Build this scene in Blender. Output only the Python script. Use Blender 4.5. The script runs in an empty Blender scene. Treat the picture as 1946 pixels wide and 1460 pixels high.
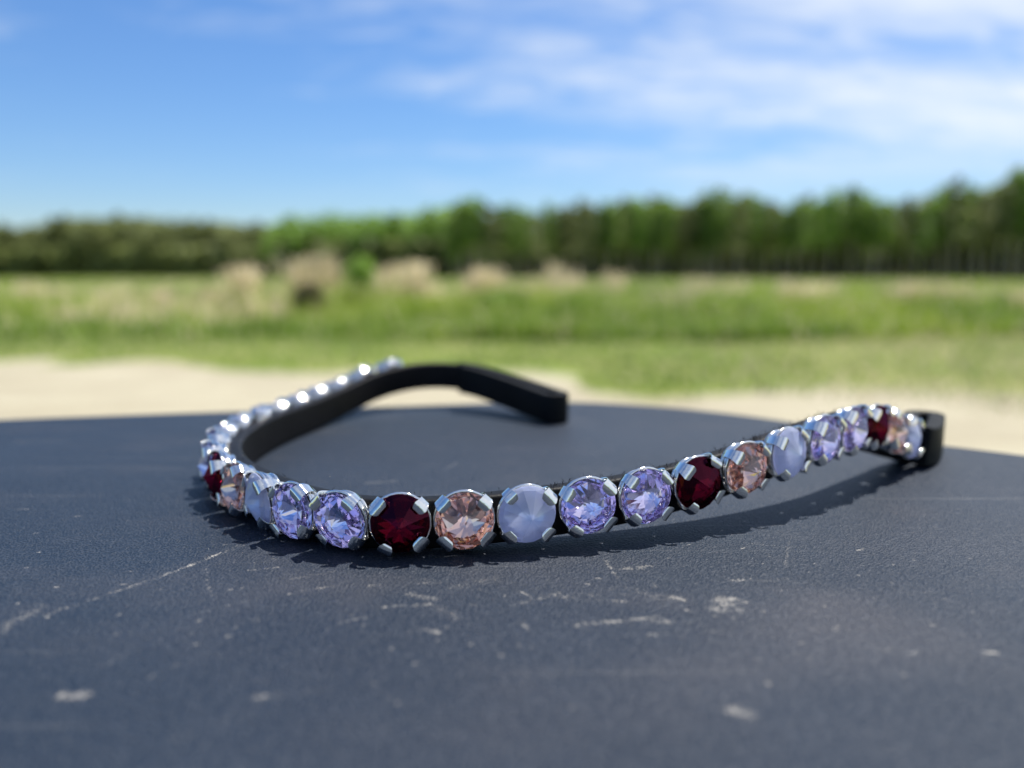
import bpy, bmesh, math, random
import numpy as np
from mathutils import Vector, Matrix

# ------------------------------------------------------------------ camera, world, sun, exposure
S = bpy.context.scene
COL = S.collection
TZ = 0.80                                   # height of the table top above the ground
MM = 0.001
SUN_EL, SUN_AZ = math.radians(65), math.radians(42)   # azimuth measured from +Y towards +X

cam_d = bpy.data.cameras.new('camera')
cam = bpy.data.objects.new('camera', cam_d); COL.objects.link(cam)
cam.location = (0, 0, TZ + .048)
cam.rotation_euler = (math.radians(90 - 8.2), 0, 0)
cam_d.sensor_width = 36; cam_d.lens = 36 * 1527 / 1946
cam_d.clip_start = .005; cam_d.clip_end = 3000
cam_d.dof.use_dof = True; cam_d.dof.focus_distance = .1385; cam_d.dof.aperture_fstop = 8.6
S.camera = cam

W = bpy.data.worlds.new('World'); S.world = W; W.use_nodes = True
def build_world():
    nt = W.node_tree; N = nt.nodes; L = nt.links; N.clear()
    out = N.new('ShaderNodeOutputWorld'); bg = N.new('ShaderNodeBackground'); bg.inputs[1].default_value = .074
    sky = N.new('ShaderNodeTexSky'); sky.sky_type = 'NISHITA'; sky.sun_disc = False
    sky.sun_elevation = SUN_EL; sky.sun_rotation = SUN_AZ
    sky.air_density = 1.15; sky.dust_density = .1; sky.ozone_density = 4.0
    hs = N.new('ShaderNodeHueSaturation'); hs.inputs['Saturation'].default_value = 1.06
    tint = N.new('ShaderNodeMix'); tint.data_type = 'RGBA'; tint.blend_type = 'MULTIPLY'; tint.inputs['Factor'].default_value = 1
    L.new(sky.outputs[0], tint.inputs['A']); tint.inputs['B'].default_value = (.69, .815, 1.03, 1)
    L.new(tint.outputs['Result'], hs.inputs['Color'])
    # wispy cloud layer, projected on a plane high above
    tc = N.new('ShaderNodeTexCoord'); sp = N.new('ShaderNodeSeparateXYZ'); L.new(tc.outputs['Generated'], sp.inputs[0])
    def math_(op, a, b=None, clamp=False):
        m = N.new('ShaderNodeMath'); m.operation = op; m.use_clamp = clamp
        for i, v in enumerate((a, b)):
            if v is None: continue
            if isinstance(v, (int, float)): m.inputs[i].default_value = v
            else: L.new(v, m.inputs[i])
        return m.outputs[0]
    z = math_('MAXIMUM', sp.outputs[2], 0.0); zz = math_('ADD', z, .13)
    px = math_('DIVIDE', sp.outputs[0], zz); py = math_('DIVIDE', sp.outputs[1], zz)
    cb = N.new('ShaderNodeCombineXYZ'); L.new(px, cb.inputs[0]); L.new(py, cb.inputs[1])
    def noise(loc, rot, scale, sc, det, rough, dist=0.):
        mp = N.new('ShaderNodeMapping'); mp.inputs['Location'].default_value = loc
        mp.inputs['Rotation'].default_value = (0, 0, rot); mp.inputs['Scale'].default_value = scale
        L.new(cb.outputs[0], mp.inputs[0])
        t = N.new('ShaderNodeTexNoise'); t.inputs['Scale'].default_value = sc; t.inputs['Detail'].default_value = det
        t.inputs['Roughness'].default_value = rough; t.inputs['Distortion'].default_value = dist
        L.new(mp.outputs[0], t.inputs['Vector']); return t.outputs[0]
    n1 = noise((8.3, 11.6, 0), math.radians(-14), (.55, 1.25, 1), 1.5, 8, .60, .6)
    n3 = noise((.4, 12.32, 0), math.radians(-18), (.8, 1.6, 1), 4.2, 8, .66, .8)
    n2 = noise((12.64, 1.2, 0), math.radians(-10), (.35, .5, 1), .55, 3, .5, .2)
    side = math_('MULTIPLY', px, .095)                      # thicker cloud towards the sun side
    side = math_('MINIMUM', math_('MAXIMUM', side, -.10), .17)
    dens = math_('ADD', math_('ADD', math_('ADD', math_('MULTIPLY', n1, .55), math_('MULTIPLY', n3, .42)), math_('MULTIPLY', n2, .34)), side)
    mr = N.new('ShaderNodeMapRange'); mr.interpolation_type = 'SMOOTHSTEP'; L.new(dens, mr.inputs[0])
    mr.inputs[1].default_value = .53; mr.inputs[2].default_value = .93
    fade = N.new('ShaderNodeMapRange'); fade.interpolation_type = 'SMOOTHSTEP'; L.new(sp.outputs[2], fade.inputs[0])
    fade.inputs[1].default_value = .05; fade.inputs[2].default_value = .17
    amt = math_('MULTIPLY', math_('MULTIPLY', mr.outputs[0], fade.outputs[0]), .9)
    mx = N.new('ShaderNodeMix'); mx.data_type = 'RGBA'
    L.new(amt, mx.inputs['Factor']); L.new(hs.outputs[0], mx.inputs['A']); mx.inputs['B'].default_value = (7.4, 7.8, 8.2, 1)
    L.new(mx.outputs['Result'], bg.inputs[0]); L.new(bg.outputs[0], out.inputs[0])
build_world()

sun_d = bpy.data.lights.new('sun', 'SUN'); sun = bpy.data.objects.new('sun', sun_d); COL.objects.link(sun)
sun_d.energy = 4.4; sun_d.angle = math.radians(.53); sun_d.color = (1, .955, .88)
sdir = Vector((math.sin(SUN_AZ) * math.cos(SUN_EL), math.cos(SUN_AZ) * math.cos(SUN_EL), math.sin(SUN_EL)))
sun.rotation_euler = sdir.to_track_quat('Z', 'Y').to_euler()
sun.location = (2, 2, 6)

S.view_settings.view_transform = 'Standard'; S.view_settings.look = 'None'
S.view_settings.exposure = .8; S.view_settings.gamma = 1; S.view_settings.use_curve_mapping = False
S.render.engine = 'CYCLES'
cy = S.cycles
cy.max_bounces = 14; cy.transmission_bounces = 10; cy.glossy_bounces = 10; cy.diffuse_bounces = 3
cy.transparent_max_bounces = 6; cy.caustics_refractive = True; cy.caustics_reflective = True
cy.sample_clamp_indirect = 12; cy.use_denoising = True

# ------------------------------------------------------------------ helpers
rng = np.random.default_rng(7); random.seed(7)

def link(name, me, mats=(), parent=None):
    o = bpy.data.objects.new(name, me); COL.objects.link(o)
    for m in mats: me.materials.append(m)
    if parent: o.parent = parent
    return o
def empty(name, loc=(0, 0, 0)):
    o = bpy.data.objects.new(name, None); COL.objects.link(o); o.location = loc; o.empty_display_size = .02
    return o
def tag(o, label=None, cat=None, group=None, kind=None):
    for k, v in (('label', label), ('category', cat), ('group', group), ('kind', kind)):
        if v: o[k] = v
    return o
def mesh_np(name, V, F, smooth=False, mat_idx=None):
    """V (n,3); F (m,3) or (m,4) arrays of equal-sided faces"""
    me = bpy.data.meshes.new(name); V = np.asarray(V, np.float32); F = np.asarray(F, np.int32)
    k = F.shape[1]
    me.vertices.add(len(V)); me.vertices.foreach_set('co', V.ravel())
    me.loops.add(F.size); me.loops.foreach_set('vertex_index', F.ravel())
    me.polygons.add(len(F)); me.polygons.foreach_set('loop_start', np.arange(0, F.size, k, dtype=np.int32))
    me.update(calc_edges=True)
    me.polygons.foreach_set('use_smooth', np.full(len(F), smooth))
    if mat_idx is not None: me.polygons.foreach_set('material_index', np.asarray(mat_idx, np.int32))
    me.validate(); me.update()
    return me
def attr(me, name, vals):
    a = me.attributes.new(name, 'FLOAT', 'POINT'); a.data.foreach_set('value', np.asarray(vals, np.float32))
def sstep(a, b, x):
    t = np.clip((x - a) / (b - a), 0, 1); return t * t * (3 - 2 * t)

# ---- value noise for numpy
_perm = rng.random((256, 256))
def vnoise(x, y):
    xi = np.floor(x).astype(int); yi = np.floor(y).astype(int); fx = x - xi; fy = y - yi
    fx = fx * fx * (3 - 2 * fx); fy = fy * fy * (3 - 2 * fy)
    g = lambda i, j: _perm[i % 256, j % 256]
    return (g(xi, yi) * (1 - fx) + g(xi + 1, yi) * fx) * (1 - fy) + (g(xi, yi + 1) * (1 - fx) + g(xi + 1, yi + 1) * fx) * fy
def fbm(x, y, o=4):
    s = 0; a = .5
    for k in range(o): s = s + a * vnoise(x * 2 ** k + 17 * k, y * 2 ** k + 31 * k); a *= .5
    return s

# ---- materials
def mat(name):
    m = bpy.data.materials.new(name); m.use_nodes = True
    nt = m.node_tree; b = nt.nodes['Principled BSDF']
    return m, nt, nt.nodes, nt.links, b
def nmath(N, L, op, a, b=None, clamp=False):
    m = N.new('ShaderNodeMath'); m.operation = op; m.use_clamp = clamp
    for i, v in enumerate((a, b)):
        if v is None: continue
        if isinstance(v, (int, float)): m.inputs[i].default_value = v
        else: L.new(v, m.inputs[i])
    return m.outputs[0]
def nnoise(N, L, vec, scale, det=3, rough=.55, dist=0):
    t = N.new('ShaderNodeTexNoise'); t.inputs['Scale'].default_value = scale; t.inputs['Detail'].default_value = det
    t.inputs['Roughness'].default_value = rough; t.inputs['Distortion'].default_value = dist
    if vec is not None: L.new(vec, t.inputs['Vector'])
    return t.outputs[0]
def ramp(N, L, fac, stops):
    r = N.new('ShaderNodeValToRGB'); e = r.color_ramp.elements
    while len(e) < len(stops): e.new(.5)
    for q, (p, c) in zip(e, stops): q.position = p; q.color = (*c, 1)
    L.new(fac, r.inputs[0]); return r.outputs[0]
def mixc(N, L, f, a, b):
    m = N.new('ShaderNodeMix'); m.data_type = 'RGBA'
    for k, v in (('Factor', f), ('A', a), ('B', b)):
        if isinstance(v, tuple): m.inputs[k].default_value = (*v, 1)
        elif isinstance(v, (int, float)): m.inputs[k].default_value = v
        else: L.new(v, m.inputs[k])
    return m.outputs['Result']
def bump(N, L, h, dist, strength=1.):
    b = N.new('ShaderNodeBump'); b.inputs['Strength'].default_value = strength; b.inputs['Distance'].default_value = dist
    L.new(h, b.inputs['Height']); return b.outputs[0]
def objco(N): return N.new('ShaderNodeTexCoord').outputs['Object']

def leaf_mat(name, c1, c2, scale=.6, trans=.4, upw=.45):
    m, nt, N, L, b = mat(name)
    g = N.new('ShaderNodeNewGeometry'); oi = N.new('ShaderNodeObjectInfo')
    n = nnoise(N, L, g.outputs['Position'], scale, 3)
    r = nmath(N, L, 'ADD', nmath(N, L, 'MULTIPLY', g.outputs['Random Per Island'], .5), nmath(N, L, 'MULTIPLY', n, .7))
    r = nmath(N, L, 'ADD', r, nmath(N, L, 'MULTIPLY', nmath(N, L, 'SUBTRACT', oi.outputs['Random'], .5), .35), True)
    col = ramp(N, L, r, [(.2, c1), (.8, c2)])
    L.new(col, b.inputs['Base Color']); b.inputs['Roughness'].default_value = .6
    b.inputs['Specular IOR Level'].default_value = .25
    vm = N.new('ShaderNodeMix'); vm.data_type = 'VECTOR'; vm.inputs['Factor'].default_value = upw
    L.new(g.outputs['Normal'], vm.inputs['A']); vm.inputs['B'].default_value = (0, 0, 1); L.new(vm.outputs['Result'], b.inputs['Normal'])
    tr = N.new('ShaderNodeBsdfTranslucent'); L.new(col, tr.inputs[0])
    ms = N.new('ShaderNodeMixShader'); ms.inputs[0].default_value = trans
    L.new(b.outputs[0], ms.inputs[1]); L.new(tr.outputs[0], ms.inputs[2])
    L.new(ms.outputs[0], N['Material Output'].inputs[0])
    return m

M = {}
M['leaf_dark'] = leaf_mat('wood_leaf_olive', (.14, .17, .055), (.25, .285, .095), .12)
M['leaf_mid'] = leaf_mat('wood_leaf_green', (.13, .25, .032), (.27, .42, .065), .12)
M['leaf_tall'] = leaf_mat('wood_leaf_tall', (.08, .155, .03), (.25, .37, .06), .12)
M['weed'] = leaf_mat('weed_green', (.19, .29, .03), (.37, .46, .065), .5)
M['weed_dark'] = leaf_mat('weed_dark_green', (.12, .22, .025), (.25, .35, .04), .5)
M['straw'] = leaf_mat('dry_straw', (.52, .44, .26), (.80, .69, .44), .7, .45)
M['lawn'] = leaf_mat('lawn_blade', (.14, .225, .035), (.25, .32, .065), .5)
M['brown_leaf'] = leaf_mat('brown_shrub_leaf', (.065, .062, .03), (.15, .13, .062), .8)
def bark_mat(name, c1, c2):
    m, nt, N, L, b = mat(name)
    n = nnoise(N, L, objco(N), 3, 5)
    L.new(ramp(N, L, n, [(.3, c1), (.7, c2)]), b.inputs['Base Color']); b.inputs['Roughness'].default_value = .9
    L.new(bump(N, L, n, .05), b.inputs['Normal']); return m
M['leaf_shaded'] = leaf_mat('wood_leaf_shaded', (.025, .042, .018), (.06, .085, .03), .12)  # undergrowth leaf with the shade among the trunks painted into its colour
M['bark'] = bark_mat('tree_bark', (.18, .155, .12), (.40, .36, .30))
M['bark_dark'] = bark_mat('shrub_bark', (.05, .035, .025), (.10, .075, .055))

# ------------------------------------------------------------------ the ground
def edge_of_grass(x, y):
    """distance in front of the camera where sand gives way to grass, as a function of bearing"""
    b = x / np.maximum(y, .3)
    return np.interp(b, [-1.2, -.64, -.37, -.1, .08, .22, .35, .46, .56, .66, 1.2], [6.8, 6.7, 6.5, 6.4, 6.0, 5.5, 5.2, 5.0, 4.6, 4.2, 3.4])
def land(r):
    """the field falls away gently towards the wood"""
    return -.0085 * np.clip(np.asarray(r, float) - 16, 0, 320)
def build_ground():
    rs = np.concatenate([np.linspace(.4, 3, 14)[:-1], np.linspace(3, 16, 130)[:-1], np.geomspace(16, 1400, 60)])
    na = 420; th = np.linspace(0, 2 * np.pi, na, endpoint=False)
    R, T = np.meshgrid(rs, th, indexing='ij'); X = (R * np.sin(T)).ravel(); Y = (R * np.cos(T)).ravel()
    V = np.concatenate([[[0, 0, 0]], np.stack([X, Y, 0 * X], -1)])
    nr = len(rs); i = np.arange(nr - 1)[:, None] * na + 1; j = np.arange(na)[None]; j2 = (j + 1) % na
    F = np.stack([i + j, i + na + j, i + na + j2, i + j2], -1).reshape(-1, 4)
    me = mesh_np('ground', V, F[:, ::-1])
    x, y = V[:, 0], V[:, 1]
    d = y - edge_of_grass(x, y) + (fbm(x * .9 + 40, y * .9 + 40) - .5) * 2.0 + (fbm(x * .25, y * .25) - .5) * 2
    g = sstep(-.35, .75 + 2.2 * sstep(.15, .5, x / np.maximum(y, .3)), d) * (y > 1)
    r = np.hypot(x, y); g = np.maximum(g, sstep(16, 24, r + (fbm(x * .2 + 9, y * .2 + 9) - .5) * 12))
    attr(me, 'grass', g)
    z = (fbm(x * .6, y * .6) - .5) * .05 * sstep(2, 8, r) + land(r)
    co = V.copy(); co[:, 2] = z; me.vertices.foreach_set('co', co.astype(np.float32).ravel()); me.update()
    # centre cap
    bm = bmesh.new(); bm.from_mesh(me); bm.verts.ensure_lookup_table()
    for k in range(na): bm.faces.new((bm.verts[0], bm.verts[1 + (k + 1) % na], bm.verts[1 + k]))
    bmesh.ops.recalc_face_normals(bm, faces=bm.faces[:]); bm.to_mesh(me); bm.free()
    m, nt, N, L, b = mat('sandy_ground')
    a = N.new('ShaderNodeAttribute'); a.attribute_name = 'grass'; p = objco(N)
    sand = ramp(N, L, nnoise(N, L, p, 1.3, 6, .65), [(.3, (.30, .27, .195)), (.55, (.375, .345, .25)), (.75, (.43, .40, .30))])
    fine = nnoise(N, L, p, 60, 4)
    mp = N.new('ShaderNodeMapping'); mp.inputs['Scale'].default_value = (.22, 1.5, 1); mp.inputs['Rotation'].default_value = (0, 0, .12); L.new(p, mp.inputs[0])
    rut = N.new('ShaderNodeMapRange'); rut.inputs[1].default_value = .5; rut.inputs[2].default_value = .72; L.new(nnoise(N, L, mp.outputs[0], 1.6, 5, .6), rut.inputs[0])
    sand = mixc(N, L, nmath(N, L, 'MULTIPLY', rut.outputs[0], .7), sand, (.22, .185, .115))
    sand = mixc(N, L, nmath(N, L, 'MULTIPLY', fine, .3), sand, (.36, .30, .22))
    gr = ramp(N, L, nnoise(N, L, p, .8, 5, .6), [(.3, (.125, .19, .03)), (.5, (.19, .24, .05)), (.7, (.31, .31, .12))])
    n2 = nnoise(N, L, p, 3.5, 5, .7)
    f = nmath(N, L, 'ADD', a.outputs['Fac'], nmath(N, L, 'MULTIPLY', nmath(N, L, 'SUBTRACT', n2, .5), .9))
    r_ = N.new('ShaderNodeMapRange'); r_.inputs[1].default_value = .3; r_.inputs[2].default_value = .62; L.new(f, r_.inputs[0])
    L.new(mixc(N, L, r_.outputs[0], sand, gr), b.inputs['Base Color'])
    b.inputs['Roughness'].default_value = .95; b.inputs['Specular IOR Level'].default_value = .1
    L.new(bump(N, L, fine, .01), b.inputs['Normal'])
    o = link('ground', me, [m]); tag(o, 'pale sandy yard giving way to mown green grass', kind='structure')
build_ground()

# ------------------------------------------------------------------ grass, weeds
def blades(name, pos, h, w, lean, mats, mi, parent=None, loc=None):
    """curved two-quad-ish blades: 5 verts, 3 tris each"""
    n = len(pos); a = rng.random(n) * 2 * np.pi; la = rng.random(n) * 2 * np.pi
    dx = np.stack([np.cos(a), np.sin(a), 0 * a], -1) * w[:, None] / 2
    ld = np.stack([np.cos(la), np.sin(la), 0 * la], -1) * (lean * h)[:, None]
    up = np.array([0, 0, 1.])
    mid = pos + up * (h * .55)[:, None] + ld * .3
    tip = pos + up * h[:, None] + ld
    V = np.stack([pos - dx * .8, pos + dx * .8, mid - dx, mid + dx, tip], 1).reshape(-1, 3)
    k = np.arange(n)[:, None, None] * 5
    F = (k + np.array([[[0, 1, 3], [0, 3, 2], [2, 3, 4]]])).reshape(-1, 3)
    me = mesh_np(name, V, F, True, np.repeat(mi, 3))
    return link(name, me, mats, parent)

def at_px(x, D):                       # ground position at bearing of photo column x and distance D ahead
    return (x - 973) / 1511 * D

def build_grass():
    # short mown grass between the sand and the weeds
    n = 60000
    D = 3.2 + 9.5 * rng.random(n) ** .8; x = (rng.random(n) * 2 - 1) * .78 * D
    keep = (D - edge_of_grass(x, D) + (fbm(x * .9 + 40, D * .9 + 40) - .5) * 2.4 + (fbm(x * .25, D * .25) - .5) * 2) > .15 + (.5 + 2.5 * sstep(.15, .5, x / D)) * rng.random(n) ** 2
    x, D = x[keep], D[keep]; n = len(x)
    pos = np.stack([x, D, np.zeros(n) - .01], -1)
    mi = (rng.random(n) < .12 + .35 * sstep(.1, .5, x / D)).astype(int)
    o = blades('mown_grass', pos, .03 + .06 * rng.random(n), .006 + .01 * rng.random(n), .2 + .6 * rng.random(n), [M['lawn'], M['straw']], mi)
    tag(o, 'short mown grass beyond the sandy yard', 'grass', kind='stuff')
    # tall weeds
    n = 95000
    D = 9.3 + 26 * rng.random(n) ** 1.5; x = (rng.random(n) * 2 - 1) * .8 * D
    edge = 9.8 + (fbm(x * .5, D * 0 + 3) - .5) * 2
    px = 973 + 1511 * x / D
    ht = np.interp(px, [0, 450, 520, 1100, 1250, 1946], [.46, .46, .53, .56, .54, .54])
    hh = ht * (.45 + .55 * sstep(0, 2.5, D - edge)) * (.55 + .65 * fbm(x * .8 + 5, D * .8 + 5) * 1.6) * (.6 + .5 * rng.random(n))
    keep = D > edge - .5 * rng.random(n); x, D, hh = x[keep], D[keep], hh[keep]; n = len(x); px = 973 + 1511 * x / D
    patch = fbm(x * .55 + 80, D * .35 + 20)
    t = (patch > np.where((D > 12) & (D < 21), .54, .58) + .06 * (px > 1150)) & (D > 10.8) & (rng.random(n) < .65)
    t2 = rng.random(n) < .07
    mi = np.where(t | t2, 2, (fbm(x * .6 + 3, D * .5) > .47).astype(int))
    pos = np.stack([x, D, land(np.hypot(x, D)) - .02], -1)
    o = blades('tall_weeds', pos, hh, .012 + .03 * rng.random(n), .15 + .5 * rng.random(n), [M['weed'], M['weed_dark'], M['straw']], mi)
    tag(o, 'belt of tall green weeds mixed with dry straw across the field', 'weeds', kind='stuff')
    # rough field out to the wood
    n = 42000
    D = 34 + 200 * rng.random(n) ** 1.6; x = (rng.random(n) * 2 - 1) * .8 * D
    pos = np.stack([x, D, land(np.hypot(x, D)) - .02], -1)
    patch = fbm(x * .12 + 80, D * .06 + 20)
    mi = np.where((patch > .56) & (rng.random(n) < .6), 2, (rng.random(n) < .3).astype(int))
    o = blades('meadow_grass', pos, (.15 + .2 * rng.random(n)), .1 + .2 * rng.random(n), .2 + .4 * rng.random(n), [M['weed'], M['weed_dark'], M['straw']], mi)
    tag(o, 'rough green meadow stretching from the weeds to the wood', 'meadow', kind='stuff')
build_grass()

def dry_clump(x, D, h, w, label, n=620):
    """several leaning tufts of dead stems of unequal height, each with ragged seed heads, green shoots between"""
    e = empty('dry_grass_clump', (at_px(x, D), D, 0)); tag(e, label, 'dry grass', 'dry grass clumps in the weed belt')
    k = max(3, int(w * 7)); c = np.stack([(rng.random(k) - .5) * w * 1.15, (rng.random(k) - .5) * w * .7], -1); ch = h * (.55 + .5 * rng.random(k)); ch[rng.integers(k)] = h
    q = rng.integers(0, k, n); o = rng.normal(size=(n, 2)) * .09
    pos = np.concatenate([c[q] + o, np.zeros((n, 1)) - .02], 1); hh = ch[q] * (.55 + .5 * rng.random(n))
    st = blades('stems', pos, hh, .010 + .018 * rng.random(n), .1 + .45 * rng.random(n), [M['straw'], M['weed']], (rng.random(n) < .22).astype(int), e)
    m = 260; q = rng.integers(0, k, m)
    pos = np.concatenate([c[q] + rng.normal(size=(m, 2)) * .13, (ch[q] * (.5 + .42 * rng.random(m)))[:, None]], 1)
    pl = blades('plumes', pos, ch[q] * .2 * (.5 + .8 * rng.random(m)), .02 + .03 * rng.random(m), .3 + .8 * rng.random(m), [M['straw']], np.zeros(m, int), e)
    st['kind'] = pl['kind'] = 'stuff'
for a in ((20, 14, .62, 1.2, 'low pale dry grass clump at the far left edge of the weeds'),
          (120, 14.2, .60, .9, 'second low dry grass clump from the left edge'),
          (290, 13.4, .55, 1.1, 'wide low dry grass clump below the olive wood'),
          (390, 13.6, .55, .6, 'small dry grass tuft just right of the wide low clump'),
          (508, 13.2, .82, .85, 'tan dry grass clump left of the dark brown shrub'),
          (606, 14.0, .98, .5, 'tall narrow grey-tan grass clump behind the dark brown shrub'),
          (765, 13.6, .96, 1.15, 'tallest and broadest tan dry grass clump, right of the green sapling'),
          (905, 14.2, .84, .7, 'tan dry grass clump in the middle behind the green bush'),
          (1005, 13.4, .90, 1.0, 'bright tan clump just right of the middle green bush'),
          (1130, 15.0, .72, .9, 'faded low straw clump between the middle bush and the right-hand weeds'),
          (1360, 15.0, .66, 1.1, 'pale straw clump in weeds below the domed tree'),
          (1520, 14.2, .62, .9, 'pale straw clump right of centre in the weeds below the pointed tree'),
          (1715, 12.6, .58, 1.0, 'straw clump above the browband right end'),
          (1880, 12.4, .60, 1.0, 'straw clump at the far right edge of the weeds')):
    dry_clump(*a)

def leaf_cloud(n, rad, size, squash=1., shell=.35):
    """n leaf-clump quads spread through an ellipsoid-ish volume with lumpy outline; returns V,F"""
    d = rng.normal(size=(n, 3)); d /= np.linalg.norm(d, axis=1)[:, None]
    r = (shell + (1 - shell) * rng.random(n)) ** .6
    lump = .75 + .5 * fbm(d[:, 0] * 2.3 + 10 + d[:, 2], d[:, 1] * 2.3 + 10 - d[:, 2], 3)
    c = d * (r * lump)[:, None] * np.asarray(rad)
    u = rng.normal(size=(n, 3)); u /= np.linalg.norm(u, axis=1)[:, None]
    v = np.cross(u, rng.normal(size=(n, 3))); v /= np.linalg.norm(v, axis=1)[:, None]
    s = (size * (.5 + rng.random(n)))[:, None]
    V = np.stack([c - u * s, c - v * s * .6, c + u * s, c + v * s * .6], 1)
    V += rng.normal(size=V.shape) * size * .12
    return V.reshape(-1, 3), np.arange(4 * n).reshape(-1, 4)

def stem_geo(p0, p1, r0, r1, k=6):
    p0, p1 = Vector(p0), Vector(p1); t = (p1 - p0).normalized(); u = t.orthogonal().normalized(); v = t.cross(u)
    V = []
    for p, r in ((p0, r0), (p1, r1)):
        for i in range(k):
            a = 2 * math.pi * i / k; V.append(tuple(p + (u * math.cos(a) + v * math.sin(a)) * r))
    F = [(i, (i + 1) % k, k + (i + 1) % k, k + i) for i in range(k)]
    return np.array(V), np.array(F)
def join(geos):
    Vs, Fs, o = [], [], 0
    for V, F in geos: Vs.append(V); Fs.append(F + o); o += len(V)
    return np.concatenate(Vs), np.concatenate(Fs)

def shrub(name, x, D, h, w, m, label, cat, stem_h=.25, n=500, size=.035):
    e = empty(name, (at_px(x, D), D, 0)); tag(e, label, cat)
    V, F = leaf_cloud(n, (w / 2, w / 2, (h - stem_h) / 2), size)
    V[:, 2] += stem_h + (h - stem_h) / 2
    link('foliage', mesh_np('foliage', V, F), [m], e)
    g = []
    for k in range(6):
        a = k * 1.05 + rng.random(); g.append(stem_geo((.03 * math.cos(a), .03 * math.sin(a), -.05), (w * .3 * math.cos(a), w * .3 * math.sin(a), h * .75), .016, .006))
    link('stems', mesh_np('stems', *join(g)), [M['bark_dark']], e)
shrub('shrub', 592, 12.0, .66, .5, M['brown_leaf'], 'dark brown-green shrub at the front of the weeds, left of the sapling', 'shrub', .05, 900)
shrub('sapling', 690, 13.0, 1.06, .52, M['leaf_mid'], 'young green sapling with dark bare stem between tan grass clumps', 'sapling', .55, 420, .04)
shrub('shrub', 668, 12.6, .5, .3, M['brown_leaf'], 'low dark shrub at the foot of the green sapling', 'shrub', .03, 700)
shrub('bush', 955, 11.4, .58, 1.0, M['weed_dark'], 'lush green bush in the middle at the front of the weeds', 'bush', .03, 900)
shrub('bush', 1080, 11.8, .55, .9, M['weed'], 'bright green bush right of the middle bush', 'bush', .03, 800)
shrub('bush', 1385, 11.8, .52, 1.5, M['weed_dark'], 'low spreading green bush below the domed tree', 'bush', .03, 900)
shrub('bush', 830, 11.6, .46, .8, M['weed'], 'low yellow-green bush below the broad tan grass clump', 'bush', .03, 700)

# ------------------------------------------------------------------ the wood
def tree_meshes(kind, seed):
    global rng
    keep = rng; rng = np.random.default_rng(seed)
    g = []; H = 1.0
    if kind == 'tall':      # unit height, crown from .3 up
        g.append(stem_geo((0, 0, -.01), (.01, 0, .55), .013, .009)); g.append(stem_geo((.01, 0, .55), (0, .01, .93), .009, .002))
        for k in range(9):
            a = k * 2.4; z = .38 + .055 * k; r = .13 * (1 - .6 * (z - .3)); g.append(stem_geo((.005, 0, z), (r * math.cos(a), r * math.sin(a), z + .06), .004, .0015, 4))
        parts = [((0, 0, .70), (.12, .12, .29), 330), ((.05, .02, .52), (.11, .11, .15), 120), ((-.05, -.03, .50), (.11, .10, .16), 120), ((.0, .0, .86), (.10, .10, .13), 150)]
        sz = .022
    elif kind == 'round':
        g.append(stem_geo((0, 0, -.01), (0, .01, .5), .018, .012)); g.append(stem_geo((0, .01, .5), (.02, 0, .85), .012, .003))
        for k in range(8):
            a = k * 2.4; z = .3 + .06 * k; g.append(stem_geo((0, 0, z), (.2 * math.cos(a), .2 * math.sin(a), z + .12), .006, .002, 4))
        parts = [((0, 0, .66), (.24, .24, .30), 360), ((.14, .02, .52), (.17, .17, .22), 150), ((-.14, -.05, .50), (.18, .17, .24), 150), ((.03, -.1, .36), (.2, .16, .2), 110)]
        sz = .03
    else:                   # pine-like, loose layered top
        g.append(stem_geo((0, 0, -.01), (.0, .01, .6), .014, .010)); g.append(stem_geo((0, .01, .6), (0, 0, .99), .010, .002))
        parts = []
        for k in range(9):
            a = k * 2.4; z = .36 + .065 * k; r = .15 * (1.1 - .85 * (z - .3) / .7)
            g.append(stem_geo((0, 0, z), (r * math.cos(a), r * math.sin(a), z + .02), .004, .0015, 4))
            parts.append(((r * .6 * math.cos(a), r * .6 * math.sin(a), z + .02), (r * .85, r * .85, .06), 66))
        parts.append(((0, 0, .95), (.035, .035, .07), 40)); sz = .02
    leaves = []
    for c, r, n in parts:
        V, F = leaf_cloud(n, r, sz, shell=.2); leaves.append((V + np.array(c), F))
    tm = mesh_np('trunk', *join(g), True); cm = mesh_np('crown', *join(leaves))
    rng = keep
    return tm, cm
TREES = {}
for kind, leafs in (('tall', ('leaf_tall', 'leaf_mid', 'leaf_dark')), ('round', ('leaf_mid', 'leaf_dark', 'leaf_tall')), ('pine', ('leaf_dark', 'leaf_tall'))):
    for lf in leafs:
        for s in range(3):
            tm, cm = tree_meshes(kind, hash((len(kind), s)) % 1000 + s * 13 + len(lf))
            tm.materials.append(M['bark']); cm.materials.append(M[lf]); TREES[kind, lf, s] = (tm, cm)
TOP = [(-150, 425), (0, 425), (60, 440), (130, 415), (250, 412), (400, 418), (520, 430), (560, 415), (600, 404), (700, 404), (800, 404), (870, 388), (900, 380), (960, 392), (1030, 395), (1080, 378),
       (1150, 385), (1230, 376), (1290, 388), (1350, 350), (1420, 378), (1470, 388), (1520, 376), (1600, 356), (1650, 380), (1740, 376), (1790, 345), (1850, 352), (1900, 322), (1950, 332), (2100, 335)]
def top_at(x): return float(np.interp(x, [a for a, b in TOP], [b for a, b in TOP])) - 11
def height_for(x, D, y): return D * ((730 - y) * .9898 - 217.8) / (1511.4 + .1426 * (730 - y)) + TZ + .048
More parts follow.
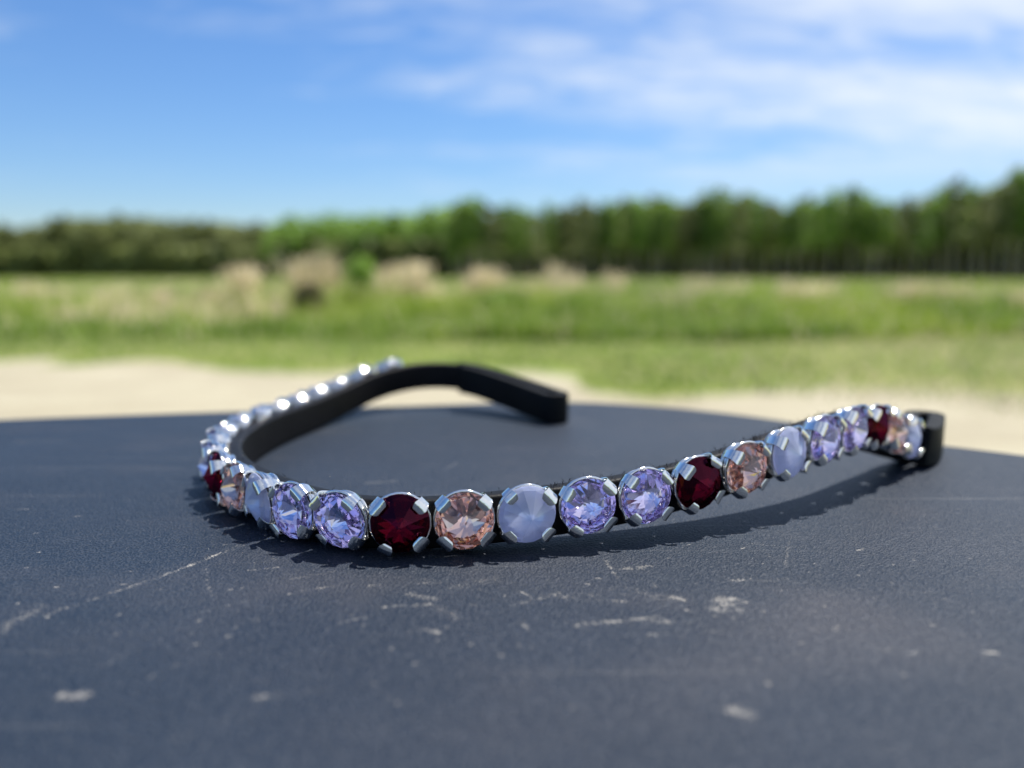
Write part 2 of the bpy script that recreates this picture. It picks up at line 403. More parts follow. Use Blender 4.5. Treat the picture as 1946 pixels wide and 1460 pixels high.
def tree(x, D, h, wide, kind, lf, label, group=None):
    tm, cm = TREES[kind, lf, random.randrange(3)]
    gz = float(land(math.hypot(at_px(x, D), D))); h -= gz
    e = empty('pine_tree' if kind == 'pine' else 'tree', (at_px(x, D), D, gz)); tag(e, label, 'tree', group)
    e.rotation_euler = (0, 0, random.random() * 6.28); e.scale = (h * wide, h * wide, h)
    link('trunk', tm, [], e); link('crown', cm, [], e)
SP = {905: ('tall', 'leaf_mid', 'pale green tree, first tall one at left end of the nearer wood', 1.2),
      1352: ('round', 'leaf_tall', 'broad domed green tree rising above its neighbours in the wood', .85),
      1601: ('tall', 'leaf_tall', 'pointed light green tree standing above its neighbours right of the domed tree', 1.1),
      1790: ('pine', 'leaf_dark', 'dark pine rising above the wood left of the tallest tree', 1.15),
      1900: ('tall', 'leaf_tall', 'tallest tree of the wood, near the right edge', 1.1)}
for x, (k, lf, lab, wd) in SP.items():
    D = 138; tree(x, D, height_for(x, D, top_at(x)) * 1.0, wd, k, lf, lab)
def row(x0, x1, D, step, kinds, label, group, drop=6, hs=1.):
    x = x0
    while x < x1:
        d = D * (1 + .06 * (random.random() - .5)); k, lf, wd = random.choice(kinds)
        if not any(abs(x - q) < 12 for q in SP) or D > 142:
            where = ''
            if 'nearer' in label:
                where = next(w for q, w in ((905, ', left of its first pale tree'), (1352, ', between its first pale tree and the domed tree'), (1601, ', between the domed and the pointed tree'),
                                            (1790, ', between the pointed tree and the dark pine'), (1900, ', between the dark pine and the tallest tree'), (9999, ', beyond its tallest tree')) if x < q)
            kd = 'dark ragged pine' if k == 'pine' else 'leafy rounded tree' if k == 'round' else 'slender leafy tree'
            tree(x, d, height_for(x, d, top_at(x) + drop * random.random()) * hs, wd * (.85 + .4 * random.random()), k, lf, kd + ' ' + label + where, kd + 's ' + group + where)
        x += step * (.7 + .6 * random.random())
row(-140, 545, 262, 15, [('round', 'leaf_dark', .95), ('pine', 'leaf_dark', 1.7), ('round', 'leaf_dark', 1.1)], 'in the far low olive wood at the left', 'of the far wood', 8)
row(-140, 560, 285, 20, [('round', 'leaf_dark', 1.2)], 'in the far low olive wood at the left', 'of the far wood', 10)
row(535, 880, 190, 24, [('round', 'leaf_mid', .95), ('round', 'leaf_mid', 1.1), ('tall', 'leaf_mid', 1.5)], 'in the bright green middle stretch of the wood', 'of the middle wood', 10)
row(540, 900, 205, 26, [('round', 'leaf_mid', 1.2)], 'in the bright green middle stretch of the wood', 'of the middle wood', 16)
row(862, 2080, 140, 20, [('tall', 'leaf_tall', .95), ('tall', 'leaf_mid', .85), ('pine', 'leaf_dark', 1.1), ('tall', 'leaf_tall', 1.1), ('tall', 'leaf_dark', .9)], 'in the nearer wood', 'of the nearer wood', 22)
row(880, 2100, 150, 26, [('tall', 'leaf_tall', 1.2), ('tall', 'leaf_dark', 1.3), ('pine', 'leaf_dark', 1.4)], 'in the nearer wood', 'of the nearer wood', 40)
row(880, 2150, 163, 30, [('round', 'leaf_tall', 1.2)], 'in the nearer wood', 'of the nearer wood', 60)

# undergrowth that closes the wood behind the first trunks
def undergrowth():
    gs = []; mi = []
    for x0, x1, D, hy in ((-150, 560, 250, 470), (540, 900, 182, 455), (880, 2150, 172, 440)):
        n = int((x1 - x0) * 5); xs = x0 + (x1 - x0) * rng.random(n); d = D * (1 + .05 * rng.random(n))
        top = np.array([height_for(0, D, hy)] * n) * (.75 + .3 * fbm(xs * .03, xs * 0)); z = top * rng.random(n)
        X_ = (xs - 973) / 1511 * d; g_ = land(np.hypot(X_, d)); z = g_ + (z - g_ * z / top)
        c = np.stack([X_, d, z], -1); s = D * .009
        u = rng.normal(size=(n, 3)); u /= np.linalg.norm(u, axis=1)[:, None]
        v = np.cross(u, rng.normal(size=(n, 3))); v /= np.linalg.norm(v, axis=1)[:, None]
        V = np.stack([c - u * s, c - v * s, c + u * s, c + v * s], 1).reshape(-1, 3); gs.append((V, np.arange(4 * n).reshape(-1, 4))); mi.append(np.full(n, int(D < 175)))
    o = link('undergrowth', mesh_np('undergrowth', *join(gs), mat_idx=np.concatenate(mi)), [M['leaf_dark'], M['leaf_shaded']])  # the nearer wood's part uses the leaf colour darkened for shade
    tag(o, 'undergrowth filling the wood between its trunks, shade painted into its right part', 'undergrowth', kind='stuff')
undergrowth()

# ------------------------------------------------------------------ the table
def catmull(P, n, closed=False):
    P = np.asarray(P, float); m = len(P); out = []
    segs = m if closed else m - 1
    for i in range(segs):
        if closed: p0, p1, p2, p3 = P[(i - 1) % m], P[i], P[(i + 1) % m], P[(i + 2) % m]
        else: p0, p1, p2, p3 = P[max(i - 1, 0)], P[i], P[i + 1], P[min(i + 2, m - 1)]
        t = np.arange(n)[:, None] / n
        out.append(.5 * (2 * p1 + (p2 - p0) * t + (2 * p0 - 5 * p1 + 4 * p2 - p3) * t ** 2 + (3 * p1 - p0 - 3 * p2 + p3) * t ** 3))
    if not closed: out.append(P[-1:])
    return np.concatenate(out)
OUT = [(-166, 255), (-128, 264), (-89, 272), (-40, 282), (5, 290), (30, 289), (60, 277), (87, 255), (112, 225), (138, 203), (168, 172), (190, 120), (196, 50), (182, -40), (130, -125), (10, -165), (-120, -150), (-220, -80), (-262, 40), (-258, 150), (-232, 215), (-205, 242)]
def table_px(x, y, Hc=48.):
    u, v = x - 973, y - 730; k = Hc / (217.8 + .9898 * v)
    return np.array([u * k, (1511.4 - .1426 * v) * k])
def build_table():
    T = empty('table', (0, .06, 0)); tag(T, 'dark blue-grey grained plastic table top with pale scratches under the browband', 'table')
    C = np.array([0, 118.])
    poly = catmull(OUT, 40, True) - C; ang = np.arctan2(poly[:, 1], poly[:, 0]); o = np.argsort(ang); ang, rad = ang[o], np.hypot(*poly[o].T)
    na = 900; th = np.linspace(-np.pi, np.pi, na, endpoint=False); R = np.interp(th, ang, rad, period=2 * np.pi)
    s = np.linspace(0, 1, 300)[1:]
    xs, ys, zs = [], [], []
    for q in s:
        xs.append(C[0] + (R - 4) * q * np.cos(th)); ys.append(C[1] + (R - 4) * q * np.sin(th)); zs.append(np.zeros(na))
    for k in range(1, 9):                                  # rounded lip then a straight skirt
        a = k / 8 * math.pi / 2; r = R - 4 + 4 * math.sin(a); xs.append(C[0] + r * np.cos(th)); ys.append(C[1] + r * np.sin(th)); zs.append(np.full(na, -4 + 4 * math.cos(a)))
    for r, z in ((R, -24.), (R - 2, -25.5), (R - 6, -26.), (R * .1, -26.)):
        xs.append(C[0] + r * np.cos(th)); ys.append(C[1] + r * np.sin(th)); zs.append(np.full(na, z))
    X = np.concatenate([[C[0]], np.concatenate(xs)]); Y = np.concatenate([[C[1]], np.concatenate(ys)]); Z = np.concatenate([[0], np.concatenate(zs)])
    nr = len(xs); i = np.arange(nr - 1)[:, None] * na + 1; j = np.arange(na)[None]; j2 = (j + 1) % na
    F = np.stack([i + j, i + na + j, i + na + j2, i + j2], -1).reshape(-1, 4)
    V = np.stack([X, Y - 60, Z + TZ * 1000], -1) * MM
    me = mesh_np('tabletop', V, F, True)
    bm = bmesh.new(); bm.from_mesh(me); bm.verts.ensure_lookup_table()
    for k in range(na):
        f = bm.faces.new((bm.verts[0], bm.verts[1 + k], bm.verts[1 + (k + 1) % na])); f.smooth = True
    bm.to_mesh(me); bm.free()
    # wear: scratches, scuffs, dust, plus painted glints
    w = np.zeros(len(X))
    def seg(a, b, wd, k, ragged=.5):
        a, b = np.array(a, float), np.array(b, float); d = b - a; l2 = max(d @ d, 1e-6)
        t = np.clip(((X - a[0]) * d[0] + (Y - a[1]) * d[1]) / l2, 0, 1)
        dist = np.hypot(X - a[0] - t * d[0], Y - a[1] - t * d[1])
        m = 1 - ragged + ragged * 2 * vnoise(X * .9 + a[0], Y * .9 + 7)
        w[:] = np.maximum(w, k * np.exp(-(dist / wd) ** 2) * np.clip(m, 0, 1.4))
    for x0, y0, x1, y1, wd, k in ((-30, 1215, 70, 1155, 2.0, .45), (75, 1172, 300, 1098, .7, .52), (300, 1098, 460, 1036, .55, .8), (390, 1080, 399, 1132, .4, .55),
            (120, 1322, 158, 1322, 1.0, .8), (490, 1324, 500, 1324, .8, .8), (515, 1324, 640, 1308, .7, .45), (180, 1270, 240, 1245, 1.4, .3),
            (545, 1102, 640, 1085, .5, .4), (465, 1085, 530, 1078, .35, .6), (360, 1168, 480, 1140, .35, .45), (560, 1125, 640, 1113, .35, .6),
            (640, 1185, 700, 1172, .5, .5), (780, 1130, 830, 1138, 1.0, .7), (815, 1150, 870, 1170, 1.6, .4), (850, 1120, 940, 1100, 1.4, .4),
            (890, 1150, 960, 1155, .5, .5), (975, 1150, 1060, 1128, .8, .5), (1070, 1135, 1130, 1128, 1.2, .5), (1190, 1120, 1270, 1140, 1.8, .35),
            (1085, 1190, 1250, 1172, .5, .7), (1250, 1130, 1300, 1140, .9, .55), (1410, 1032, 1560, 1044, .22, .5), (1440, 1105, 1500, 1100, .8, .35),
            (1330, 1310, 1300, 1380, 1.1, .25), (1395, 1350, 1420, 1355, 1.3, .7), (1875, 1240, 1895, 1241, .5, .8), (1490, 1085, 1500, 1030, .35, .5),
            (34, 968, 50, 968, .7, .6), (145, 981, 155, 981, .6, .7), (243, 951, 253, 951, .8, .5), (60, 1015, 75, 1012, .3, .5), (700, 918, 760, 914, 1.6, .45), (560, 1290, 640, 1270, 1.2, .25),
            (1640, 1425, 1690, 1430, 1.3, .35), (1180, 1280, 1260, 1270, 2.4, .28), (1650, 1230, 1800, 1250, 2.6, .25), (1000, 1285, 1080, 1275, 2.5, .3), (340, 1400, 470, 1350, 2.0, .28),
            (30, 840, 120, 838, 2.4, .35), (230, 828, 260, 828, 2., .35), (1100, 915, 1160, 905, 2, .25), (640, 1400, 760, 1380, 1.5, .2), (950, 1420, 1100, 1405, 2., .2)):
        seg(table_px(x0, y0), table_px(x1, y1), wd, k)
    for k in range(190):                                   # specks of grit and glints painted as pale dots, mostly near the front of the band
        a = table_px(rng.uniform(40, 1900), rng.choice([rng.uniform(1040, 1250), rng.uniform(960, 1300)]))
        seg(a, a + rng.normal(size=2) * .35, .16 + .22 * rng.random(), .5 + .5 * rng.random(), .2)
    for k in range(14):                                    # soft scuffs running across the worn front
        a = table_px(rng.uniform(600, 1600), rng.uniform(1080, 1210)); seg(a, a + np.array([rng.uniform(2, 9), rng.uniform(-1, 1.5)]), .5 + 1.2 * rng.random(), .3 + .3 * rng.random(), .9)
    for k in range(70):                                    # stray short scratches and specks over the whole top
        a = np.array([-170 + 330 * rng.random(), 60 + 215 * rng.random()]); t = rng.random() * 3.1; l = 1 + 9 * rng.random() ** 2
        seg(a, a + l * np.array([math.cos(t), math.sin(t)]), .22 + .25 * rng.random(), .25 + .35 * rng.random(), .7)
    dust = sstep(.40, .68, fbm(X * .022 + 3, Y * .03 + 8)) * np.exp(-(((X - 12) / 75) ** 2 + ((Y - 112) / 26) ** 2)) * .9 + .25 * sstep(.5, .75, fbm(X * .05, Y * .09))
    attr(me, 'wear_glints', w); attr(me, 'dust', dust)
    m, nt, N, L, b = mat('grained_plastic')
    p = objco(N)
    wa = N.new('ShaderNodeAttribute'); wa.attribute_name = 'wear_glints'; da = N.new('ShaderNodeAttribute'); da.attribute_name = 'dust'
    g1 = nnoise(N, L, p, 2700, 2, .6); vo = N.new('ShaderNodeTexVoronoi'); vo.feature = 'SMOOTH_F1'; vo.inputs['Scale'].default_value = 2600
    vo.inputs['Smoothness'].default_value = .4; L.new(p, vo.inputs['Vector'])
    grain = nmath(N, L, 'ADD', nmath(N, L, 'MULTIPLY', g1, .6), nmath(N, L, 'MULTIPLY', vo.outputs['Distance'], .9))
    spk = nnoise(N, L, p, 2400, 3, .75)
    wv = nmath(N, L, 'MULTIPLY', wa.outputs['Fac'], 1.0)
    br = N.new('ShaderNodeMapRange'); br.inputs[1].default_value = .66; br.inputs[2].default_value = .80
    L.new(nmath(N, L, 'ADD', nmath(N, L, 'MULTIPLY', wv, .325), nmath(N, L, 'MULTIPLY', spk, 1.0)), br.inputs[0])
    wv2 = nmath(N, L, 'MULTIPLY', br.outputs[0], nmath(N, L, 'MINIMUM', nmath(N, L, 'MULTIPLY', wv, 2.2), 1.))
    scr = None                                             # hair-thin scratches in two directions, in worn areas only
    for rot, sc, th_ in ((.25, (9, 520, 1), .69), (-.5, (14, 620, 1), .71), (1.3, (16, 560, 1), .73)):
        mp = N.new('ShaderNodeMapping'); mp.inputs['Rotation'].default_value = (0, 0, rot); mp.inputs['Scale'].default_value = sc; L.new(p, mp.inputs[0])
        q = N.new('ShaderNodeMapRange'); q.inputs[1].default_value = th_; q.inputs[2].default_value = th_ + .05; L.new(nnoise(N, L, mp.outputs[0], 1., 2, .5), q.inputs[0])
        scr = q.outputs[0] if scr is None else nmath(N, L, 'MAXIMUM', scr, q.outputs[0])
    ms = N.new('ShaderNodeMapRange'); ms.inputs[1].default_value = .46; ms.inputs[2].default_value = .66; L.new(nnoise(N, L, p, 17, 3), ms.inputs[0])
    scr = nmath(N, L, 'MULTIPLY', nmath(N, L, 'MULTIPLY', scr, ms.outputs[0]), spk)
    big = nnoise(N, L, p, 22, 4)
    basec = ramp(N, L, big, [(.3, (.005, .0125, .027)), (.7, (.008, .017, .034))])
    c = mixc(N, L, nmath(N, L, 'MULTIPLY', nmath(N, L, 'MULTIPLY', da.outputs['Fac'], spk), .20), basec, (.30, .25, .22))
    tip = N.new('ShaderNodeMapRange'); tip.inputs[1].default_value = .62; tip.inputs[2].default_value = .95; L.new(grain, tip.inputs[0])
    c = mixc(N, L, nmath(N, L, 'MULTIPLY', tip.outputs[0], .07), c, (.30, .31, .33))
    c = mixc(N, L, nmath(N, L, 'MULTIPLY', scr, .32), c, (.34, .33, .31))
    c = mixc(N, L, nmath(N, L, 'MULTIPLY', wv2, .55), c, (.46, .43, .38))
    L.new(c, b.inputs['Base Color'])
    b.inputs['Roughness'].default_value = .46; b.inputs['Specular IOR Level'].default_value = .18
    L.new(bump(N, L, grain, .00022, 1.), b.inputs['Normal'])
    link('tabletop', me, [m], T)
    # pedestal: turned column and spread foot
    prof = [(.03, TZ - .03), (.05, TZ - .05), (.035, TZ - .12), (.03, .2), (.04, .1), (.16, .045), (.2, .03), (.2, 0.0)]
    k = 32; V = []; 
    for r, z in prof:
        for q in range(k): V.append((r * math.cos(2 * math.pi * q / k), r * math.sin(2 * math.pi * q / k), z))
    F = [(a * k + q, a * k + (q + 1) % k, (a + 1) * k + (q + 1) % k, (a + 1) * k + q) for a in range(len(prof) - 1) for q in range(k)]
    link('pedestal', mesh_np('pedestal', V, F, True), [m], T)
build_table()

# ------------------------------------------------------------------ the browband
# strap centreline in mm (x right, y away from the camera, z above the table), one point per crystal pitch, index -21 .. 15
PTS = np.array([[15.5, 251.0, 4.9], [3.8, 263.5, 7.2], [-8.3, 273.0, 9.6], [-19.8, 277.8, 11.0], [-30.4, 277.6, 11.2], [-39.4, 273.4, 10.4], [-46.5, 266.2, 8.9], [-51.85, 257.26, 6.93],
  [-55.77, 247.06, 5.72], [-59.11, 236.6, 4.91], [-61.96, 225.97, 4.7], [-64.1, 215.21, 4.66], [-65.28, 204.34, 4.65], [-65.28, 193.45, 4.65], [-63.91, 182.7, 4.65], [-60.91, 172.37, 4.65], [-56.14, 162.87, 4.65],
  [-49.97, 154.45, 4.65], [-43.03, 146.95, 4.65], [-35.66, 140.39, 4.65], [-27.48, 135.69, 4.65], [-18.33, 133.89, 4.77], [-8.61, 134.64, 4.99], [1.51, 136.67, 5.45], [11.85, 139.49, 6.01], [22.18, 142.96, 6.75],
  [32.27, 147.09, 7.92], [42.11, 151.87, 9.51], [51.54, 157.37, 11.12], [60.63, 163.54, 12.4], [69.23, 170.49, 12.9], [77.22, 178.03, 11.99], [84.86, 185.0, 9.57], [91.6, 191.6, 6.9],
  [98.2, 196.6, 5.0], [103.4, 204.9, 4.8], [107.9, 213.8, 4.8]])
I0 = -21
NS = 10
CURVE = catmull(PTS, NS)
TAN = np.gradient(CURVE, axis=0); TAN /= np.linalg.norm(TAN, axis=1)[:, None]
UPV = np.array([0, 0, 1.]) - TAN[:, 2:3] * TAN; UPV /= np.linalg.norm(UPV, axis=1)[:, None]
NRM = np.cross(TAN, UPV)                       # outward
def frame(i):
    k = int(round((i - I0) * NS)); k = min(max(k, 0), len(CURVE) - 1); return CURVE[k], TAN[k], UPV[k], NRM[k]
BASE = np.array([-8.6, 138., 0.])              # the Empty's place on the table (mm)
BB = empty('browband', (BASE[0] * MM, BASE[1] * MM, TZ))
tag(BB, 'black leather horse browband set with a row of violet, peach and garnet crystals', 'browband')
def loc(p): return (np.asarray(p) - BASE) * MM

def leather_mat(name, c, rough, edge=False):
    m, nt, N, L, b = mat(name); p = objco(N)
    n = nnoise(N, L, p, 700, 5, .6); n2 = nnoise(N, L, p, 90, 4)
    L.new(ramp(N, L, n2, [(.3, tuple(q * .8 for q in c)), (.7, tuple(q * 1.5 for q in c))]), b.inputs['Base Color'])
    b.inputs['Roughness'].default_value = rough; b.inputs['Specular IOR Level'].default_value = .13
    L.new(bump(N, L, n, .0003, .6), b.inputs['Normal']); return m
M['leather'] = leather_mat('black_leather', (.004, .004, .005), .5)
M['leather_smooth'] = leather_mat('black_leather_loop', (.005, .006, .007), .6)
M['fibre'] = leather_mat('leather_fibre', (.012, .012, .012), .8)

def section(T, H, r, k=4):
    """rounded rectangle, (n, u) pairs"""
    out = []
    for cx, cy, a0 in ((T / 2 - r, H / 2 - r, 0), (-T / 2 + r, H / 2 - r, 90), (-T / 2 + r, -H / 2 + r, 180), (T / 2 - r, -H / 2 + r, 270)):
        for q in range(k + 1):
            a = math.radians(a0 + 90 * q / k); out.append((cx + r * math.cos(a), cy + r * math.sin(a)))
    return np.array(out)
def loft(name, C, U, Nn, sec, m, parent, rough=0., caps=True):
    n, k = len(C), len(sec)
    V = C[:, None] + Nn[:, None] * sec[None, :, :1] + U[:, None] * sec[None, :, 1:]
    if rough: V = V + (rng.random(V.shape) - .5) * rough
    V = loc(V.reshape(-1, 3))
    F = [(a * k + q, a * k + (q + 1) % k, (a + 1) * k + (q + 1) % k, (a + 1) * k + q) for a in range(n - 1) for q in range(k)]
    me = mesh_np(name, V, F, True)
    bm = bmesh.new(); bm.from_mesh(me); bm.verts.ensure_lookup_table()
    if caps:
        bm.faces.new([bm.verts[q] for q in range(k)]); bm.faces.new([bm.verts[(n - 1) * k + q] for q in reversed(range(k))])
    bmesh.ops.recalc_face_normals(bm, faces=bm.faces[:]); bm.to_mesh(me); bm.free()
    return link(name, me, [m], parent)
H, TH = 8.7, 3.4
kL = int(2.4 * NS); kR = int((12.9 - I0) * NS)
strap = loft('strap', CURVE[kL:kR] - UPV[kL:kR] * .25, UPV[kL:kR], NRM[kL:kR], section(TH, H, .7), M['leather'], BB)

def end_loop(idx, gap, Hh, flap_frac, t_=2.9, side=1):
    """the strap end folded back on its inner side; idx runs towards the tip"""
    C0, T0, N0 = CURVE[idx], TAN[idx], NRM[idx]
    zc = C0[:, 2]
    R = (gap / 2 + t_ / 2) * side
    path = [np.array(p) for p in C0]
    c, t, n = C0[-1], (C0[-1] - C0[-2]), N0[-1]; t = t / np.linalg.norm(t); t[2] = 0; t /= np.linalg.norm(t); n = n.copy(); n[2] = 0; n /= np.linalg.norm(n)
    for a in np.linspace(0, math.pi, 13)[1:-1]:
        path.append(c - n * R + n * R * math.cos(a) + t * abs(R) * math.sin(a))
    m = int(len(C0) * flap_frac)
    for k in range(m):
        q = C0[-1 - k] - N0[-1 - k] * 2 * R * (1 - .18 * k / m); path.append(q)
    P = np.array(path); T = np.gradient(P, axis=0); T[:, 2] *= 1; T /= np.linalg.norm(T, axis=1)[:, None]
    U = np.array([0, 0, 1.]) - T[:, 2:3] * T; U /= np.linalg.norm(U, axis=1)[:, None]
    sgn = 1
    Nn = np.cross(T, U)
    return loft('end_loop', P, U, Nn, section(t_, Hh, .6), M['leather_smooth'], BB)
end_loop(np.arange(len(CURVE) - 1 - int(2.45 * NS), len(CURVE)), 2.2, 9.4, 1., 4.0, -1)
end_loop(np.arange(int(2.9 * NS), -1, -1), 3.4, 9.4, .92)

# ---- crystal settings
def metal():
    m, nt, N, L, b = mat('silver_plate'); p = objco(N)
    b.inputs['Base Color'].default_value = (.90, .885, .85, 1); b.inputs['Metallic'].default_value = 1
    n = nnoise(N, L, p, 900, 4)
    r = N.new('ShaderNodeMapRange'); r.inputs[3].default_value = .05; r.inputs[4].default_value = .17; L.new(n, r.inputs[0]); L.new(r.outputs[0], b.inputs['Roughness'])
    L.new(bump(N, L, nnoise(N, L, p, 420, 3), .0002, .6), b.inputs['Normal']); return m
M['silver'] = metal()
def glass_mat(name, col, milk=None, milk_amt=0., ior=1.7):
    m, nt, N, L, b = mat(name); N.remove(b)
    g = N.new('ShaderNodeBsdfGlass'); g.inputs['Color'].default_value = (*col, 1); g.inputs['Roughness'].default_value = 0.0; g.inputs['IOR'].default_value = ior
    out = N['Material Output']; sh = g.outputs[0]
    if milk_amt:
        d = N.new('ShaderNodeBsdfDiffuse'); d.inputs[0].default_value = (*milk, 1)
        t = N.new('ShaderNodeBsdfTranslucent'); t.inputs[0].default_value = (*milk, 1)
        a = N.new('ShaderNodeMixShader'); a.inputs[0].default_value = .2; L.new(d.outputs[0], a.inputs[1]); L.new(t.outputs[0], a.inputs[2])
        x = N.new('ShaderNodeMixShader'); x.inputs[0].default_value = milk_amt; L.new(g.outputs[0], x.inputs[1]); L.new(a.outputs[0], x.inputs[2]); sh = x.outputs[0]
    L.new(sh, out.inputs[0]); return m
def foil_mat(name, col, rough=.06):
    m, nt, N, L, b = mat(name)
    b.inputs['Base Color'].default_value = (*col, 1); b.inputs['Metallic'].default_value = 1; b.inputs['Roughness'].default_value = rough
    return m
KIND = {'garnet': (glass_mat('garnet_glass', (.36, .06, .13), ior=2.1), foil_mat('garnet_foil', (.75, .5, .58))),
        'peach': (glass_mat('peach_glass', (1., .87, .82)), foil_mat('peach_foil', (.98, .86, .82))),
        'opal': (glass_mat('opal_glass', (.93, .94, 1.), (.70, .77, 1.), .38), foil_mat('opal_foil', (.92, .90, 1.), .2)),
        'violet': (glass_mat('violet_glass', (.945, .90, .995)), foil_mat('violet_foil', (.94, .91, 1.)))}
def crystal_mesh(kind, seed):
    """pointed stone: radial facets rise from a cut rim to one apex; foiled shallow cone behind"""
    r = random.Random(seed * 31 + len(kind)); bm = bmesh.new(); n = {'garnet': 8, 'peach': 8, 'opal': 12, 'violet': 9}[kind] + r.choice((0, 0, 1))
    j = lambda a: r.gauss(0, a)
    def ring(rad, z, k, off, ja=0., jz=0.):
        out = []
        for q in range(k):
            t = 2 * math.pi * (q + off + j(ja)) / k; out.append(bm.verts.new((rad * math.cos(t), rad * math.sin(t), z + j(jz))))
        return out
    ap = bm.verts.new((j(.12), j(.12), 2.65))
    f1 = ring(4.45, .66, n, 0, .06, .05)
    gt = ring(5.0, .12, 2 * n, .0); gb = ring(5.0, -.12, 2 * n, .0)
    bp = bm.verts.new((j(.25), j(.25), -1.75 + j(.1)))
    b1 = ring(4.0, -.62, n, .5, .08, .06)
    fr, bk = [], []
    for q in range(n): fr.append(bm.faces.new((ap, f1[q], f1[(q + 1) % n])))
    for q in range(n):
        a, c, d = gt[2 * q], gt[2 * q + 1], gt[(2 * q + 2) % (2 * n)]
        fr += [bm.faces.new((f1[q], a, c)), bm.faces.new((f1[q], c, f1[(q + 1) % n])), bm.faces.new((f1[(q + 1) % n], c, d))]
    for q in range(2 * n): fr.append(bm.faces.new((gt[q], gb[q], gb[(q + 1) % (2 * n)], gt[(q + 1) % (2 * n)])))
    for q in range(n):
        a, c, d, e = gb[2 * q], gb[2 * q + 1], gb[(2 * q + 2) % (2 * n)], gb[(2 * q + 3) % (2 * n)]
        bk += [bm.faces.new((b1[q], d, c)), bm.faces.new((b1[q], e, d)) , bm.faces.new((b1[q], b1[(q + 1) % n], e))]
        bk.append(bm.faces.new((bp, b1[(q + 1) % n], b1[q])))
    for f in bk: f.material_index = 1
    bmesh.ops.recalc_face_normals(bm, faces=bm.faces[:])
    bmesh.ops.scale(bm, vec=(MM,) * 3, verts=bm.verts[:])
    me = bpy.data.meshes.new('crystal'); bm.to_mesh(me); bm.free()
    for m in KIND[kind]: me.materials.append(m)
    return me
CRY = {k: [crystal_mesh(k, q) for q in range(4)] for k in KIND}
def torus(R, r, z, n=32, k=8):
    V = [((R + r * math.cos(2 * math.pi * b / k)) * math.cos(2 * math.pi * a / n), (R + r * math.cos(2 * math.pi * b / k)) * math.sin(2 * math.pi * a / n), z + r * math.sin(2 * math.pi * b / k)) for a in range(n) for b in range(k)]
    F = [(a * k + b, ((a + 1) % n) * k + b, ((a + 1) % n) * k + (b + 1) % k, a * k + (b + 1) % k) for a in range(n) for b in range(k)]
    return np.array(V), np.array(F)
def setting_mesh():
    g = [torus(5.0, .26, -.6), torus(3.9, .42, -3.0)]
    k = 28; prof = [(3.3, -3.3), (4.0, -2.9), (4.6, -1.9), (4.95, -1.0), (4.8, -1.0), (3.9, -2.2)]
    V = [(r * math.cos(2 * math.pi * q / k), r * math.sin(2 * math.pi * q / k), z) for r, z in prof for q in range(k)]
    F = [(a * k + q, a * k + (q + 1) % k, (a + 1) * k + (q + 1) % k, (a + 1) * k + q) for a in range(len(prof) - 1) for q in range(k)]
    g.append((np.array(V), np.array(F)))
    V, F = join(g); me = mesh_np('crystal_setting', V * MM, F, True); me.materials.append(M['silver']); return me
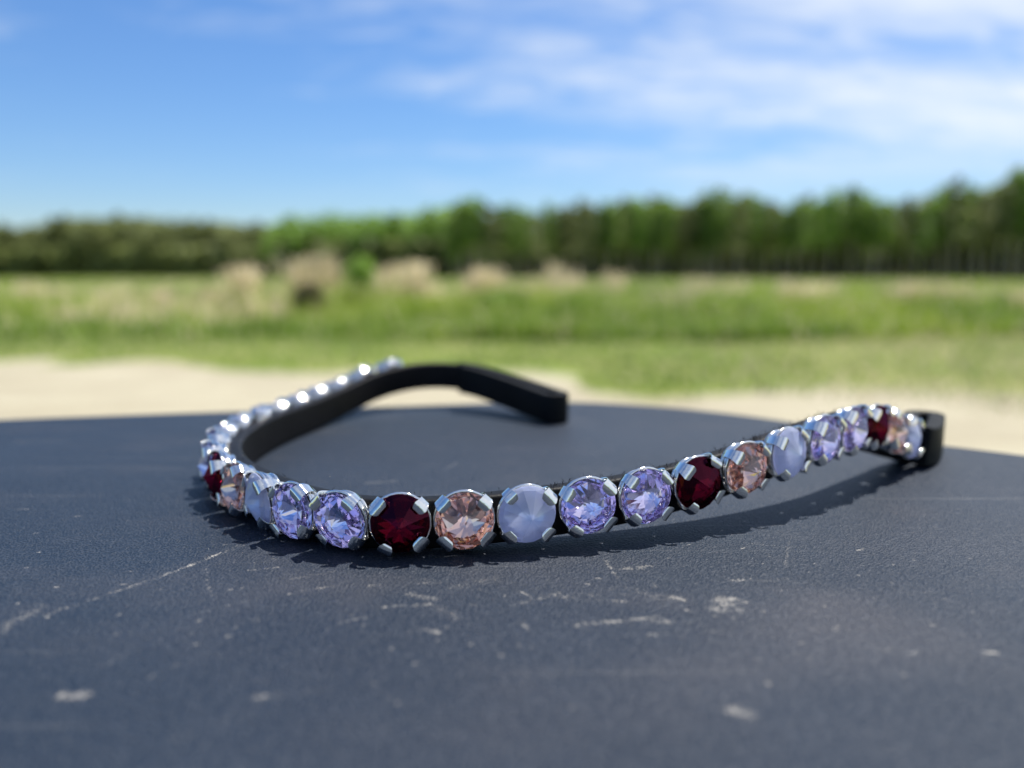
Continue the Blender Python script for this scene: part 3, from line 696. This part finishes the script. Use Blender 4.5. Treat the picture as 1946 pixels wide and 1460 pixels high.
def prong_mesh(seed):
    r = random.Random(seed)
    path = catmull([(3.7, -3.2), (4.6, -2.3), (5.32, -1.0), (5.6, .15), (5.3, 1.0), (4.75, 1.42), (4.15, 1.46), (3.6 + .2 * r.random(), 1.4)], 7)
    n = len(path); V = []
    d = np.gradient(path, axis=0); d /= np.linalg.norm(d, axis=1)[:, None]
    for i, (p, t) in enumerate(zip(path, d)):
        f = i / (n - 1); w = (.72 + .72 * min(f * 1.45, 1) ** 2) * (1 if f < .64 else max(1 - ((f - .64) / .36) ** 2.0, .0) ** .5 * .97 + .03)
        th = .27 * (1 if f < .85 else 1 - .5 * ((f - .85) / .15) ** 2)
        nr = np.array([-t[1], t[0]]) * -1         # in-plane normal, outward
        for a, c in ((-1, -1), (1, -1), (1.0, -.2), (.8, .55), (.38, 1.05), (-.38, 1.05), (-.8, .55), (-1.0, -.2)):
            o = nr * th * c * (-1); V.append((p[0] + o[0], w * a, p[1] + o[1]))
    k = 8
    F = [(a * k + q, a * k + (q + 1) % k, (a + 1) * k + (q + 1) % k, (a + 1) * k + q) for a in range(n - 1) for q in range(k)]
    me = mesh_np('prong', np.array(V) * MM, F, True)
    bm = bmesh.new(); bm.from_mesh(me); bm.verts.ensure_lookup_table()
    for b0 in (0, (n - 1) * k):
        f = bm.faces.new([bm.verts[b0 + q] for q in range(k)]); f.smooth = True
    bmesh.ops.recalc_face_normals(bm, faces=bm.faces[:]); bm.to_mesh(me); bm.free(); me.set_sharp_from_angle(angle=math.radians(62))
    me.materials.append(M['silver']); return me
SET = setting_mesh(); PRO = [prong_mesh(s) for s in range(6)]
SEQ = ['garnet', 'peach', 'opal', 'violet', 'violet']
WORD = {'garnet': 'dark garnet red crystal', 'peach': 'clear peach crystal', 'opal': 'milky blue-violet opal crystal', 'violet': 'clear pale violet crystal'}
for i in range(-16, 13):
    p, t, u, n = frame(i)
    kind = SEQ[i % 5]
    c = p + n * 5.0 + u * 1.2
    s = link('crystal_setting', SET, [], BB)
    tilt = random.gauss(0, 3); tilt2 = random.gauss(0, 3); spin = random.gauss(0, 4)
    R = Matrix((Vector(t), Vector(u), Vector(n))).transposed().to_4x4()
    s.matrix_local = Matrix.Translation(loc(c)) @ R @ Matrix.Rotation(math.radians(tilt), 4, 'X') @ Matrix.Rotation(math.radians(tilt2), 4, 'Y') @ Matrix.Rotation(math.radians(spin), 4, 'Z')
    k = link('crystal', random.choice(CRY[kind]), [], s); k['label'] = WORD[kind]; k.rotation_euler = (0, 0, random.random() * 6.28)
    for q in range(4):
        o = link('prong', random.choice(PRO), [], s)
        o.rotation_euler = (random.gauss(0, .05), random.gauss(0, .045), math.radians(45 + 90 * q + random.gauss(0, 4)))
        o.scale = (1, random.uniform(.8, 1.15), 1)

# ---- loose leather fibres along the top edge of the rising right-hand part
def fibres():
    n = 420; P = []; hs = []
    for k in range(n):
        i = random.uniform(2.2, 10.5) if random.random() < .8 else random.uniform(-16, 12)
        c, t, u, nn = frame(i); P.append(loc(c + u * (H / 2 - .25) + nn * random.uniform(-1.7, 1.5) + t * random.uniform(-.5, .5))); hs.append(random.uniform(.25, 1.0))
    P = np.array(P); hs = np.array(hs) * MM
    o = blades('leather_fibres', P, hs, np.full(n, .00012), .3 + 1.6 * rng.random(n), [M['fibre']], np.zeros(n, int), BB)
    o['kind'] = 'stuff'
fibres()
